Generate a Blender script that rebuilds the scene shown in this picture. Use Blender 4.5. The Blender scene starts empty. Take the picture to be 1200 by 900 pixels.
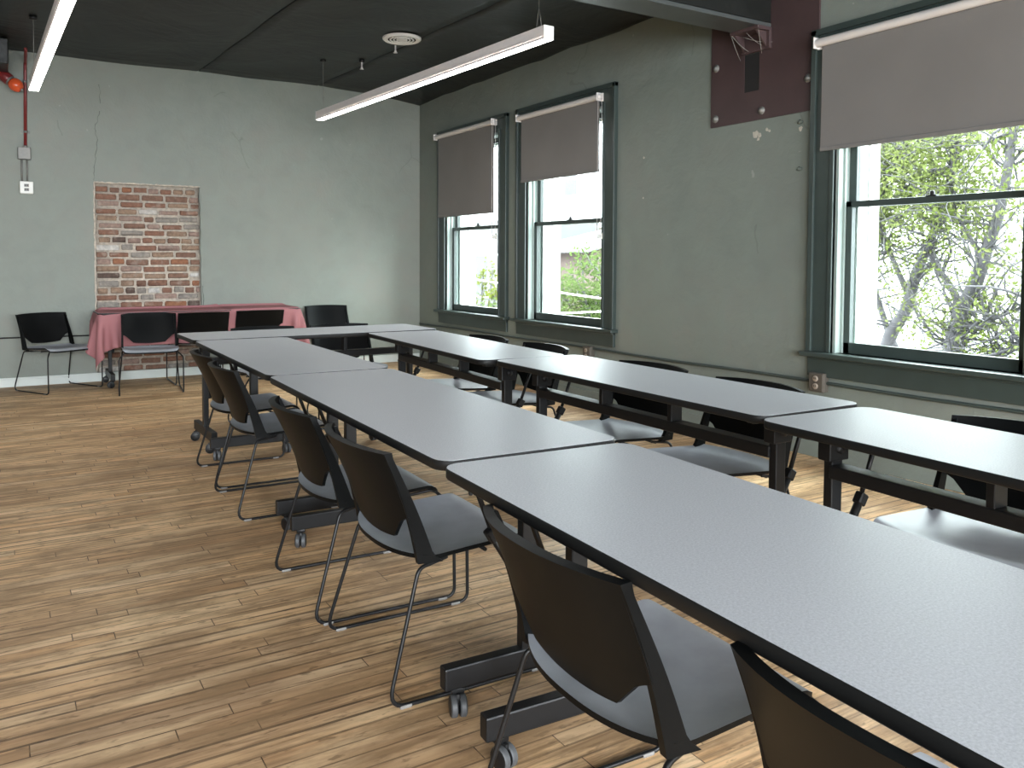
import bpy, bmesh, math, random
import numpy as np
from mathutils import Vector, Matrix
R = random.Random(7)
PI = math.pi
scene = bpy.context.scene
COL = scene.collection

# ------------------------------------------------------------------ object helpers
def link(o, parent=None):
    COL.objects.link(o)
    if parent is not None: o.parent = parent
    return o
def empty(name, loc=(0, 0, 0), rz=0.0):
    o = bpy.data.objects.new(name, None); o.empty_display_size = .1
    o.location = loc; o.rotation_euler = (0, 0, rz)
    return link(o)
def tag(o, label, cat, group=None):
    o['label'] = label; o['category'] = cat
    if group: o['group'] = group
    return o
def struct(o):
    o['kind'] = 'structure'; return o
def build(name, bm, mats, parent=None, smooth=False, angle=None):
    me = bpy.data.meshes.new(name)
    bmesh.ops.recalc_face_normals(bm, faces=bm.faces[:])
    bm.to_mesh(me); bm.free()
    for m in (mats if isinstance(mats, (list, tuple)) else [mats]): me.materials.append(m)
    if smooth:
        me.polygons.foreach_set('use_smooth', [True] * len(me.polygons))
        if angle is not None: me.set_sharp_from_angle(angle=angle)
    return link(bpy.data.objects.new(name, me), parent)
def copy_tree(o, parent=None):
    c = o.copy(); COL.objects.link(c)
    if parent is not None: c.parent = parent
    for ch in list(o.children): copy_tree(ch, c)
    return c

# ------------------------------------------------------------------ shape helpers
def box(bm, x0, x1, y0, y1, z0, z1, mi=0, bev=0.0, seg=2):
    t = bmesh.new() if bev else bm
    v = [t.verts.new((x, y, z)) for x in (x0, x1) for y in (y0, y1) for z in (z0, z1)]
    fs = []
    for q in ((0, 1, 3, 2), (4, 6, 7, 5), (0, 4, 5, 1), (2, 3, 7, 6), (0, 2, 6, 4), (1, 5, 7, 3)):
        fs.append(t.faces.new([v[i] for i in q]))
    for f in fs: f.material_index = mi
    if bev:
        bmesh.ops.recalc_face_normals(t, faces=t.faces[:])
        bmesh.ops.bevel(t, geom=t.edges[:], offset=bev, segments=seg, profile=.5, affect='EDGES')
        for f in t.faces: f.material_index = mi
        merge(bm, t)
    return bm
def merge(bm, t, M=None):
    if M is not None: bmesh.ops.transform(t, matrix=M, verts=t.verts[:])
    mp = {v: bm.verts.new(v.co) for v in t.verts}
    for f in t.faces:
        try:
            g = bm.faces.new([mp[v] for v in f.verts]); g.material_index = f.material_index; g.smooth = f.smooth
        except ValueError: pass
    t.free()
def obox(bm, c, ax, ay, hx, hy, hz, mi=0):
    """box centred at c with axes ax, ay (unit) and half sizes"""
    ax = Vector(ax).normalized(); ay = Vector(ay).normalized(); az = ax.cross(ay)
    t = bmesh.new(); box(t, -hx, hx, -hy, hy, -hz, hz, mi, min(hx, hy, hz) * .25, 1)
    M = Matrix((ax, ay, az)).transposed().to_4x4(); M.translation = Vector(c)
    merge(bm, t, M)
def fillet(pts, r, n=6):
    pts = [Vector(p) for p in pts]; out = [pts[0]]
    rr = r if isinstance(r, (list, tuple)) else [r] * len(pts)
    for i in range(1, len(pts) - 1):
        p, a, b = pts[i], pts[i - 1], pts[i + 1]
        u = (a - p); w = (b - p); lu, lw = u.length, w.length; u.normalize(); w.normalize()
        ang = u.angle(w)
        if ang > PI - .02 or rr[i] <= 0: out.append(p); continue
        d = min(rr[i] / math.tan(ang / 2), lu * .48, lw * .48)
        s, e = p + u * d, p + w * d
        for k in range(n + 1):
            t = k / n
            out.append(s * (1 - t) ** 2 + p * 2 * t * (1 - t) + e * t * t)
    out.append(pts[-1]); return out
def tube(bm, pts, r, n=8, mi=0, cap=True, radii=None):
    pts = [Vector(p) for p in pts]
    T = [(pts[min(i + 1, len(pts) - 1)] - pts[max(i - 1, 0)]).normalized() for i in range(len(pts))]
    ref = Vector((0, 0, 1)) if abs(T[0].z) < .9 else Vector((1, 0, 0))
    N = (ref - T[0] * ref.dot(T[0])).normalized()
    rings = []
    for i, p in enumerate(pts):
        N = (N - T[i] * N.dot(T[i]))
        N = N.normalized() if N.length > 1e-6 else T[i].orthogonal().normalized()
        B = T[i].cross(N); rad = radii[i] if radii else r
        rings.append([bm.verts.new(p + (N * math.cos(2 * PI * k / n) + B * math.sin(2 * PI * k / n)) * rad) for k in range(n)])
    for a, b in zip(rings, rings[1:]):
        for k in range(n):
            f = bm.faces.new((a[k], a[(k + 1) % n], b[(k + 1) % n], b[k])); f.material_index = mi; f.smooth = True
    if cap:
        for rg in (rings[0], rings[-1]):
            f = bm.faces.new(rg); f.material_index = mi
def lathe(bm, prof, n=24, M=None, mi=0):
    t = bmesh.new(); rings = []
    for r, z in prof:
        if r < 1e-6: rings.append([t.verts.new((0, 0, z))])
        else: rings.append([t.verts.new((r * math.cos(2 * PI * k / n), r * math.sin(2 * PI * k / n), z)) for k in range(n)])
    for a, b in zip(rings, rings[1:]):
        for k in range(n):
            q = [a[k % len(a)], a[(k + 1) % len(a)], b[(k + 1) % len(b)], b[k % len(b)]]
            u = []
            for x in q:
                if x not in u: u.append(x)
            if len(u) > 2:
                f = t.faces.new(u); f.material_index = mi; f.smooth = True
    merge(bm, t, M)
def slab(bm, top, bot, mi=0, smi=None, smooth=True):
    """closed solid from two equal grids of points [i][j]"""
    smi = mi if smi is None else smi
    n, m = len(top), len(top[0])
    A = [[bm.verts.new(p) for p in r] for r in top]; B = [[bm.verts.new(p) for p in r] for r in bot]
    def q(a, b, c, d, k):
        f = bm.faces.new((a, b, c, d)); f.material_index = k; f.smooth = smooth
    for i in range(n - 1):
        for j in range(m - 1):
            q(A[i][j], A[i + 1][j], A[i + 1][j + 1], A[i][j + 1], mi)
            q(B[i][j], B[i][j + 1], B[i + 1][j + 1], B[i + 1][j], mi)
    for i in range(n - 1):
        q(A[i][0], B[i][0], B[i + 1][0], A[i + 1][0], smi); q(A[i][m - 1], A[i + 1][m - 1], B[i + 1][m - 1], B[i][m - 1], smi)
    for j in range(m - 1):
        q(A[0][j], A[0][j + 1], B[0][j + 1], B[0][j], smi); q(A[n - 1][j], B[n - 1][j], B[n - 1][j + 1], A[n - 1][j + 1], smi)
def rrect(w, l, r, n=6):
    pts = []
    for cx, cy, a0 in ((w / 2 - r, l / 2 - r, 0), (-w / 2 + r, l / 2 - r, 90), (-w / 2 + r, -l / 2 + r, 180), (w / 2 - r, -l / 2 + r, 270)):
        for k in range(n + 1):
            a = math.radians(a0 + 90 * k / n); pts.append((cx + r * math.cos(a), cy + r * math.sin(a)))
    return pts

# ------------------------------------------------------------------ materials
class NT:
    def __init__(s, name):
        s.m = bpy.data.materials.new(name); s.m.use_nodes = True; s.t = s.m.node_tree; s.t.nodes.clear()
        s.out = s.t.nodes.new('ShaderNodeOutputMaterial')
    def n(s, typ, props=None, **inp):
        nd = s.t.nodes.new('ShaderNode' + typ)
        for k, v in (props or {}).items(): setattr(nd, k, v)
        for k, v in inp.items():
            key = int(k[1:]) if k[0] == 'i' and k[1:].isdigit() else k.replace('_', ' ')
            s.set(nd.inputs[key], v)
        return nd
    def set(s, sock, v):
        if isinstance(v, bpy.types.NodeSocket): s.t.links.new(v, sock)
        elif isinstance(v, bpy.types.Node): s.t.links.new(v.outputs[0], sock)
        else:
            if sock.type == 'RGBA' and len(v) == 3: v = (*v, 1)
            sock.default_value = v
    def math(s, op, a, b=0.0, c=None):
        nd = s.n('Math', {'operation': op}); s.set(nd.inputs[0], a); s.set(nd.inputs[1], b)
        if c is not None: s.set(nd.inputs[2], c)
        return nd.outputs[0]
    def mix(s, f, a, b, blend='MIX'):
        nd = s.n('Mix', {'data_type': 'RGBA', 'blend_type': blend})
        s.set(nd.inputs[0], f); s.set(nd.inputs[6], a); s.set(nd.inputs[7], b); return nd.outputs[2]
    def ramp(s, f, stops, interp='LINEAR'):
        nd = s.n('ValToRGB'); cr = nd.color_ramp; cr.interpolation = interp
        while len(cr.elements) < len(stops): cr.elements.new(.5)
        for e, (p, c) in zip(cr.elements, stops):
            e.position = p; e.color = (*c, 1) if len(c) == 3 else c
        s.set(nd.inputs[0], f); return nd.outputs[0]
    def noise(s, vec, scale, detail=4, rough=.55, dist=0):
        return s.n('TexNoise', Vector=vec, Scale=scale, Detail=detail, Roughness=rough, Distortion=dist).outputs[0]
    def coords(s): return s.n('TexCoord').outputs['Object']
    def geopos(s): return s.n('NewGeometry').outputs['Position']
    def scaled(s, vec, sc):
        nd = s.n('VectorMath', {'operation': 'MULTIPLY'}); s.set(nd.inputs[0], vec); nd.inputs[1].default_value = sc; return nd.outputs[0]
    def bump(s, h, strength=.3, dist=.01):
        return s.n('Bump', Height=h, Strength=strength, Distance=dist).outputs[0]
    def bsdf(s, **k):
        b = s.n('BsdfPrincipled')
        for kk, v in k.items(): s.set(b.inputs[kk.replace('_', ' ')], v)
        s.t.links.new(b.outputs[0], s.out.inputs[0]); return s.m
def plain(name, col, rough=.5, metal=0, spec=.5, var=.12, nscale=30, bump=0.0, **kw):
    t = NT(name); P = t.coords()
    nz = t.noise(P, nscale, 3)
    c = t.mix(nz, tuple(x * (1 - var) for x in col), tuple(min(1, x * (1 + var)) for x in col))
    args = dict(Base_Color=c, Roughness=rough, Metallic=metal, Specular_IOR_Level=spec, **kw)
    if bump: args['Normal'] = t.bump(t.noise(P, nscale * 6, 2), bump, .002)
    return t.bsdf(**args)

def mat_wall(name, base, spots=True):
    t = NT(name); P = t.geopos()
    big = t.noise(P, .9, 5, .6); mid = t.noise(P, 4.5, 5, .6, .4); fine = t.noise(P, 38, 4)
    c = t.mix(t.ramp(big, [(.3, (0, 0, 0)), (.7, (1, 1, 1))]), tuple(x * f for x, f in zip(base, (.86, .93, .93))), tuple(x * f for x, f in zip(base, (1.10, 1.06, 1.05))))
    c = t.mix(t.ramp(mid, [(.35, (0, 0, 0)), (.7, (1, 1, 1))]), c, tuple(b * f for b, f in zip(base, (1.02, 1.08, 1.06))))
    # hairline cracks
    vor = t.n('TexVoronoi', {'feature': 'DISTANCE_TO_EDGE'}, Vector=t.mix(.18, P, t.n('TexNoise', Vector=P, Scale=2.2, Detail=4).outputs[1]), Scale=.8).outputs[0]
    cr = t.math('MULTIPLY', t.math('LESS_THAN', vor, .003), t.math('GREATER_THAN', t.noise(P, 1.1, 2), .62))
    c = t.mix(t.math('MULTIPLY', cr, .22), c, tuple(x * .35 for x in base))
    # chips
    chip = t.math('GREATER_THAN', t.noise(P, 9, 2, .4), .76)
    c = t.mix(t.math('MULTIPLY', chip, .35), c, (.42, .43, .38))
    h = t.math('ADD', t.math('MULTIPLY', mid, 1.0), t.math('MULTIPLY', fine, .12))
    h = t.math('SUBTRACT', h, t.math('MULTIPLY', cr, .5))
    return t.bsdf(Base_Color=c, Roughness=.62, Specular_IOR_Level=.35, Normal=t.bump(h, .36, .03))

def mat_floor():
    t = NT('worn_maple_strip_floor'); P = t.geopos()
    sx = t.n('SeparateXYZ', Vector=P); x, y = sx.outputs[0], sx.outputs[1]
    W = .0585
    yr = t.math('DIVIDE', y, W); row = t.math('FLOOR', yr); fy = t.math('FRACT', yr)
    r1 = t.n('TexWhiteNoise', {'noise_dimensions': '1D'}, W=row).outputs[0]
    r2 = t.n('TexWhiteNoise', {'noise_dimensions': '1D'}, W=t.math('ADD', row, 71.3)).outputs[0]
    L = t.math('MULTIPLY_ADD', r2, .9, .45)
    xr = t.math('DIVIDE', t.math('MULTIPLY_ADD', r1, 9.0, x), L); colm = t.math('FLOOR', xr); fx = t.math('FRACT', xr)
    idv = t.n('CombineXYZ', X=row, Y=colm, Z=3.1)
    wn = t.n('TexWhiteNoise', {'noise_dimensions': '3D'}, Vector=idv); rid = wn.outputs[0]
    gv = t.n('CombineXYZ', X=t.math('MULTIPLY', x, 2.2), Y=t.math('MULTIPLY', y, 46), Z=t.math('MULTIPLY', rid, 31))
    grain = t.noise(gv, 1.0, 6, .62, .8)
    gv2 = t.n('CombineXYZ', X=t.math('MULTIPLY', x, 9), Y=t.math('MULTIPLY', y, 160), Z=rid)
    fineg = t.noise(gv2, 1.0, 3, .6)
    c = t.ramp(rid, [(0, (.62, .350, .160)), (.2, (.74, .460, .230)), (.45, (.84, .550, .295)), (.7, (.78, .490, .250)), (.88, (.88, .635, .385)), (1, (.68, .400, .190))])
    c = t.mix(t.ramp(grain, [(.36, (.85, .85, .85)), (.54, (0, 0, 0)), (1, (0, 0, 0))]), c, (.19, .10, .042))
    c = t.mix(t.math('MULTIPLY', t.ramp(fineg, [(.4, (0, 0, 0)), (.75, (1, 1, 1))]), .30), c, (.72, .53, .34))
    # traffic wear: grey worn and dark stained areas, streaked along the boards
    wv = t.scaled(P, (.55, 1.9, 1))
    wear = t.noise(wv, 1.0, 5, .6)
    c = t.mix(t.ramp(wear, [(.43, (0, 0, 0)), (.60, (.72, .72, .72))]), c, (.28, .165, .088))
    wear2 = t.noise(t.scaled(P, (.9, 4.2, 1)), 1.1, 5, .65)
    c = t.mix(t.ramp(wear2, [(.5, (0, 0, 0)), (.66, (.65, .65, .65))]), c, (.84, .60, .35))
    sp = t.noise(t.scaled(P, (14, 40, 1)), 1.0, 3)
    c = t.mix(t.ramp(sp, [(.60, (0, 0, 0)), (.68, (.6, .6, .6))]), c, (.12, .07, .035))
    gapw = t.math('MULTIPLY_ADD', t.math('POWER', r2, 5), .11, .038)
    ed = t.math('MINIMUM', fy, t.math('SUBTRACT', 1.0, fy))
    gap = t.math('LESS_THAN', ed, gapw)
    ex = t.math('MULTIPLY', t.math('MINIMUM', fx, t.math('SUBTRACT', 1.0, fx)), L)
    gapx = t.math('LESS_THAN', ex, .0016)
    gp = t.math('MAXIMUM', t.math('MULTIPLY', gap, t.math('MULTIPLY_ADD', t.noise(t.scaled(P, (1.5, 16, 1)), 1, 3), 1.5, -.2)), gapx)
    c = t.mix(t.math('MINIMUM', t.math('MAXIMUM', t.math('MULTIPLY', gp, 1.15), 0.0), .9), c, (.055, .032, .018))
    h = t.math('SUBTRACT', t.math('MULTIPLY_ADD', grain, .25, t.math('MULTIPLY', rid, .25)), t.math('MULTIPLY', gp, .9))
    rg = t.math('MULTIPLY_ADD', wear, .25, .40)
    blot = t.noise(t.scaled(P, (2.6, 9, 1)), 1.0, 6, .7)
    c = t.mix(t.ramp(blot, [(.47, (0, 0, 0)), (.62, (.72, .72, .72))]), c, (.27, .165, .082))
    return t.bsdf(Base_Color=c, Roughness=rg, Specular_IOR_Level=.3, Normal=t.bump(h, .5, .003))

def mat_tabletop():
    t = NT('grey_speckled_laminate'); P = t.coords()
    s1 = t.ramp(t.noise(P, 230, 3, .75), [(.3, (0, 0, 0)), (.7, (1, 1, 1))]); s2 = t.noise(P, 60, 3)
    c = t.mix(s1, (.37, .373, .392), (.58, .583, .605)); c = t.mix(t.math('MULTIPLY', s2, .25), c, (.45, .46, .48))
    st = t.noise(t.scaled(P, (3, 3, 1)), 1, 4)
    return t.bsdf(Base_Color=c, Roughness=t.math('MULTIPLY_ADD', st, .10, .34), Specular_IOR_Level=.45, Normal=t.bump(s1, .05, .001))
def mat_plastic(name, col, rough, spec):
    t = NT(name); P = t.coords()
    nz = t.noise(P, 12, 3); f = t.noise(P, 500, 2)
    c = t.mix(nz, tuple(x * .8 for x in col), tuple(x * 1.2 for x in col))
    return t.bsdf(Base_Color=c, Roughness=rough, Specular_IOR_Level=spec, Normal=t.bump(f, .06, .0006))
def mat_brick(name, col):
    t = NT(name); P = t.geopos()
    a = t.noise(P, 28, 5, .7); b = t.noise(P, 9, 3)
    c = t.mix(t.ramp(a, [(.3, (0, 0, 0)), (.7, (1, 1, 1))]), tuple(x * .62 for x in col), tuple(min(1, x * 1.25) for x in col))
    c = t.mix(t.ramp(b, [(.58, (0, 0, 0)), (.72, (.6, .6, .6))]), c, (.40, .34, .29))
    return t.bsdf(Base_Color=c, Roughness=.9, Specular_IOR_Level=.15, Normal=t.bump(a, .8, .006))
def mat_fabric(name, col, rough=.85, sc=900):
    t = NT(name); P = t.coords()
    w = t.noise(t.scaled(P, (1, 1, .12)), sc, 2); v = t.noise(t.scaled(P, (1, 1, 1)), 3, 3)
    c = t.mix(v, tuple(x * .9 for x in col), tuple(x * 1.08 for x in col)); c = t.mix(t.math('MULTIPLY', w, .2), c, tuple(x * .7 for x in col))
    return t.bsdf(Base_Color=c, Roughness=rough, Specular_IOR_Level=.2, Normal=t.bump(w, .08, .001))
def mat_ceiling():
    t = NT('black_ceiling_fabric'); P = t.geopos()
    a = t.noise(P, 1.2, 4, .6, .6); f = t.noise(P, 60, 2)
    c = t.mix(a, (.0042, .0050, .0040), (.0092, .0104, .0088))
    return t.bsdf(Base_Color=c, Roughness=.48, Specular_IOR_Level=.5, Normal=t.bump(t.math('MULTIPLY_ADD', f, .03, a), .35, .08))
def mat_glass():
    t = NT('window_glass')
    lw = t.n('LayerWeight', Blend=.5)
    fr = t.n('Math', {'operation': 'MULTIPLY_ADD'}); t.set(fr.inputs[0], t.math('POWER', lw.outputs[1], 5.0)); fr.inputs[1].default_value = .55; fr.inputs[2].default_value = .05
    tr = t.n('BsdfTransparent', Color=(.62, .65, .64)); gl = t.n('BsdfGlossy', Color=(1, 1, 1), Roughness=.02)
    mx = t.n('MixShader'); t.set(mx.inputs[0], fr.outputs[0]); t.set(mx.inputs[1], tr.outputs[0]); t.set(mx.inputs[2], gl.outputs[0])
    t.t.links.new(mx.outputs[0], t.out.inputs[0]); return t.m
def mat_emit(name, col, strength, base=(.8, .8, .8)):
    t = NT(name)
    return t.bsdf(Base_Color=base, Roughness=.5, Emission_Color=col, Emission_Strength=strength)
def mat_leaf(name, a, b):
    t = NT(name); P = t.geopos(); nz = t.noise(P, 5, 3)
    c = t.mix(t.ramp(nz, [(.35, (0, 0, 0)), (.65, (1, 1, 1))]), a, b)
    d = t.n('BsdfDiffuse', Color=c); tr = t.n('BsdfTranslucent', Color=c)
    mx = t.n('MixShader'); mx.inputs[0].default_value = .5; t.set(mx.inputs[1], d.outputs[0]); t.set(mx.inputs[2], tr.outputs[0])
    t.t.links.new(mx.outputs[0], t.out.inputs[0]); return t.m

WALLC = (.240, .250, .222)
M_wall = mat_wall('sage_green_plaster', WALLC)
M_wall2 = mat_wall('sage_green_plaster_backlit', (.195, .212, .190))  # same plaster darkened, backlit shade of the window wall put into its colour
M_floor = mat_floor()
M_ceil = mat_ceiling()
M_top = mat_tabletop()
M_edge = plain('black_rubber_edge', (.010, .0098, .0095), .5, spec=.22, var=.2)
M_plas = mat_plastic('black_moulded_plastic', (.0030, .0034, .0036), .42, .12)
M_seat = mat_plastic('charcoal_seat_sheen_plastic', (.31, .322, .35), .44, .45)  # charcoal lightened, sky sheen on the seats put into the colour
M_steel = plain('black_powder_coat', (.007, .007, .0075), .40, spec=.3, var=.2)
M_wire = plain('black_wire_steel', (.008, .008, .0085), .35, spec=.3, var=.2)
M_rubber = plain('grey_caster_tread', (.06, .062, .065), .5, var=.2)
M_glide = plain('clear_plastic_glide', (.20, .19, .18), .3, var=.1)
M_trim = plain('dark_green_gloss_paint', (.040, .055, .050), .33, spec=.5, var=.2, nscale=9, bump=.08)
M_jamb = plain('green_trim_window_lit', (.33, .40, .37), .45, var=.08)  # green trim lightened, window light on the reveals put into the colour
M_white = plain('white_paint', (.78, .78, .75), .5, var=.04)
M_base = plain('white_baseboard_paint', (.62, .66, .63), .5, var=.12, nscale=6)
M_blind = mat_fabric('taupe_blind_fabric', (.205, .195, .185), .9)
M_tubew = plain('white_blind_tube', (.70, .66, .63), .4, var=.04)
M_fix = plain('white_light_housing', (.76, .71, .69), .45, var=.04)
M_diff = mat_emit('frosted_light_diffuser', (1, .985, .97), 4.2)  # pendants are off; glow added to brighten tables and floor
M_vent = plain('white_vent_enamel', (.82, .80, .79), .4, var=.03)
M_dark = plain('dark_slot', (.01, .01, .01), .8)
M_red = plain('red_paint', (.17, .018, .018), .35, var=.2)
M_orange = plain('orange_red_lens', (.72, .10, .03), .22, var=.15, nscale=8)
M_galv = plain('galvanised_steel', (.20, .195, .18), .5, metal=.3, var=.2)
M_boxb = plain('brown_outlet_box', (.085, .074, .06), .5)
M_sock = plain('tan_socket', (.30, .25, .20), .5)
M_outl = plain('white_outlet_plastic', (.78, .77, .72), .4, var=.05)
M_plate = plain('maroon_primer_steel', (.060, .036, .036), .55, var=.25, nscale=5, bump=.15)
M_ibeam = plain('dark_grey_painted_steel', (.066, .073, .072), .38, var=.2, nscale=7)
M_mortar = mat_brick('lime_mortar', (.56, .49, .41))
BR = [mat_brick('brick_%s' % n, c) for n, c in (('red', (.25, .135, .095)), ('orange', (.31, .145, .085)), ('brown', (.22, .13, .095)), ('tan', (.30, .205, .145)),
      ('dark', (.12, .085, .07)), ('pink', (.32, .225, .185)), ('grey', (.28, .25, .22)), ('white', (.55, .52, .48)))]
M_pink = mat_fabric('dusty_rose_cloth', (.37, .160, .168), .8)
M_glass = mat_glass()
M_bark = plain('grey_bark', (.050, .046, .050), .9, var=.3, nscale=14, bump=.4)
M_leaf = mat_leaf('spring_leaves', (.085, .110, .026), (.135, .150, .060))
M_leaf2 = mat_leaf('deep_green_leaves', (.040, .062, .018), (.075, .10, .035))
M_leaf3 = mat_leaf('yellow_green_leaves', (.10, .11, .016), (.07, .085, .018))
M_ground = plain('asphalt', (.12, .12, .12), .9, var=.2, nscale=3)

# ------------------------------------------------------------------ room dimensions (metres; x across, y towards the brick wall)
XW, YW, H = 3.413, 3.795, 3.23
XL, YF = -6.2, -9.6
WT = .30
# ---- floor
bm = bmesh.new(); box(bm, XL, XW, YF, YW, -.12, 0); struct(build('floor', bm, M_floor))
# ---- windows on the right wall: (y_left, y_right(nearer camera), z_sill, z_top) of the opening
WIN = [(3.085, 1.90, .665, 2.56), (1.385, .195, .665, 2.56), (-2.07, -3.20, .675, 2.52)]
WINB = [(-7.3, -8.45, .675, 2.52)]
def wall_with_openings(bm, axis, a0, a1, z0, z1, face, back, ops):
    """wall plane at coordinate `face` along axis ('x': wall spans y), openings (a_lo,a_hi,z_lo,z_hi)"""
    A = sorted({a0, a1, *[o[0] for o in ops], *[o[1] for o in ops]}); Z = sorted({z0, z1, *[o[2] for o in ops], *[o[3] for o in ops]})
    P = (lambda a, z, d: (d, a, z)) if axis == 'x' else (lambda a, z, d: (a, d, z))
    vc = {}
    def v(a, z, d):
        k = (round(a, 5), round(z, 5), d)
        if k not in vc: vc[k] = bm.verts.new(P(a, z, d))
        return vc[k]
    solid = lambda a, z: a0 < a < a1 and z0 < z < z1 and not any(o[0] < a < o[1] and o[2] < z < o[3] for o in ops)
    for i in range(len(A) - 1):
        for j in range(len(Z) - 1):
            am, zm = (A[i] + A[i + 1]) / 2, (Z[j] + Z[j + 1]) / 2
            if not solid(am, zm): continue
            for d in (face, back): bm.faces.new((v(A[i], Z[j], d), v(A[i + 1], Z[j], d), v(A[i + 1], Z[j + 1], d), v(A[i], Z[j + 1], d)))
            for (na, nz, e) in ((A[i] - 1e-3, zm, ((A[i], Z[j]), (A[i], Z[j + 1]))), (A[i + 1] + 1e-3, zm, ((A[i + 1], Z[j]), (A[i + 1], Z[j + 1]))),
                                (am, Z[j] - 1e-3, ((A[i], Z[j]), (A[i + 1], Z[j]))), (am, Z[j + 1] + 1e-3, ((A[i], Z[j + 1]), (A[i + 1], Z[j + 1])))):
                if not solid(na, nz):
                    (p, q), (r, s) = e
                    bm.faces.new((v(p, q, face), v(r, s, face), v(r, s, back), v(p, q, back)))
bm = bmesh.new()
wall_with_openings(bm, 'x', YF, YW + WT, -.12, 3.6, XW, XW + WT, [(b, a, z0, z1) for a, b, z0, z1 in WIN + WINB])
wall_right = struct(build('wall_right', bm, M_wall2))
# back wall with a shallow opening that shows the old brick
BX0, BX1, BZ0, BZ1 = -.212, .815, .09, 2.012
bm = bmesh.new()
wall_with_openings(bm, 'y', XL, XW, -.12, 3.6, YW, YW + WT, [(BX0, BX1, BZ0, BZ1)])
wall_back = struct(build('wall_back', bm, M_wall))
bm = bmesh.new(); box(bm, XL - WT, XL, YF, YW + WT, -.12, 3.6); struct(build('wall_left', bm, M_wall))
FWIN = [(-5.6, -3.5, .5, 2.95), (-3.1, -1.0, .5, 2.95), (-.6, 1.4, .5, 2.95), (1.7, 3.1, .5, 2.95)]
bm = bmesh.new()
wall_with_openings(bm, 'y', XL - WT, XW + WT, -.12, 3.6, YF, YF - WT, FWIN)
struct(build('wall_front', bm, M_wall))
# baseboards
bm = bmesh.new(); box(bm, XL, XW, YW - .018, YW + .0, 0, .083, bev=.004); box(bm, XL, XW, YW - .024, YW - .001, .07, .09, bev=.004)
struct(build('baseboard_back', bm, M_base))
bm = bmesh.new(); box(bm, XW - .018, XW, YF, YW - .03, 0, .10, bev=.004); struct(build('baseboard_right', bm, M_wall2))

# ---- exposed brick
bm = bmesh.new()
box(bm, BX0 - .02, BX1 + .02, YW + .035, YW + .09, BZ0 - .02, BZ1 + .02, 0)
z = BZ1 - .035; row = 0
while z > BZ0 + .02:
    hgt = .057 + R.uniform(-.006, .005); hdr = row % 7 == 0
    x = BX0 + .018 + R.uniform(-.01, .04); end = BX1 - .012
    while x < end - .03:
        L = (R.uniform(.085, .125) if hdr else R.uniform(.175, .215))
        if not hdr and R.random() < .18: L = R.uniform(.09, .13)
        x1 = min(x + L, end)
        k = R.choices(range(8), (22, 6, 22, 18, 7, 13, 9, 4))[0]
        if x1 - x > .03:
            dz = R.uniform(-.005, .005); pr = R.uniform(-.004, .010)
            box(bm, x, x1, YW + .022 - pr, YW + .06, z - hgt + dz, z - .004 + dz, 1 + k, R.uniform(.008, .014), 3)
        x = x1 + R.uniform(.016, .028)
    z -= .0735; row += 1
# jitter for hand-laid, chipped faces
for v in bm.verts:
    if v.co.y < YW + .034: v.co += Vector((R.uniform(-.004, .004), R.uniform(-.003, .003), R.uniform(-.004, .004)))
for f in bm.faces: f.smooth = True
ob = build('trim_exposed_brick', bm, [M_mortar] + BR); struct(ob)
# ragged plaster rim around the brick
bm = bmesh.new()
def ragged(p, q, w, n=40):
    p, q = Vector(p), Vector(q); rd = []
    pts = [p.lerp(q, i / n) for i in range(n + 1)]
    pts = [pt + Vector((R.uniform(-w, w), R.uniform(-.003, .003), R.uniform(-w, w))) for pt in pts]
    tube(bm, pts, .008, 6, radii=[R.uniform(.006, .013) for _ in pts])
ragged((BX0, YW + .004, .1), (BX0, YW + .004, BZ1), .004); ragged((BX0, YW + .004, BZ1), (BX1, YW + .004, BZ1), .003)
struct(build('trim_plaster_rim', bm, M_mortar))
bm = bmesh.new(); ragged((BX1, YW + .004, BZ1), (BX1 + .012, YW + .004, .1), .005)
struct(build('trim_plaster_rim', bm, M_wall))

# ---- ceiling: black fabric stretched in strips with dark seams between
def seam_x(k, y):
    base = [XL, -2.4, -.93, .99, 2.31, XW + .05][k]
    return base + ((-.048 * (y + .0)) if 0 < k < 5 else 0)
bm = bmesh.new()
for k in range(5):
    n, m = 60, 14; top = []; bot = []
    for i in range(n + 1):
        y = YF + (YW + .04 - YF) * i / n; rt = []; rb = []
        for j in range(m + 1):
            u = j / m; xa, xb = seam_x(k, y) + .008, seam_x(k + 1, y) - .008
            x = xa + (xb - xa) * u
            z = H - .012 * math.sin(PI * u) - .008 * math.sin(y * 2.1 + k) * math.sin(PI * u) + .004 * math.sin(y * 5.3 + u * 9 + k * 2)
            if k == 4:
                z -= .085 * u ** 2.2 + (.006 * math.sin(y * 7) + .004 * math.sin(y * 17.3)) * u * u
                if y > 3.0: z -= .02 * u * (y - 3.0)
            rt.append((x, y, z + .02)); rb.append((x, y, z))
        top.append(rt); bot.append(rb)
    slab(bm, top, bot)
ceiling = struct(build('ceiling', bm, M_ceil, smooth=True))
bm = bmesh.new(); box(bm, XL - WT, XW + WT, YF - WT, YW + WT, 3.6, 3.7); struct(build('ceiling_slab', bm, M_dark))
# boxed-in black soffit at the far left
bm = bmesh.new(); box(bm, XL, -.935, YW - .55, YW - .002, 2.985, H - .02, bev=.01); struct(build('trim_soffit', bm, M_ceil))

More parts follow.
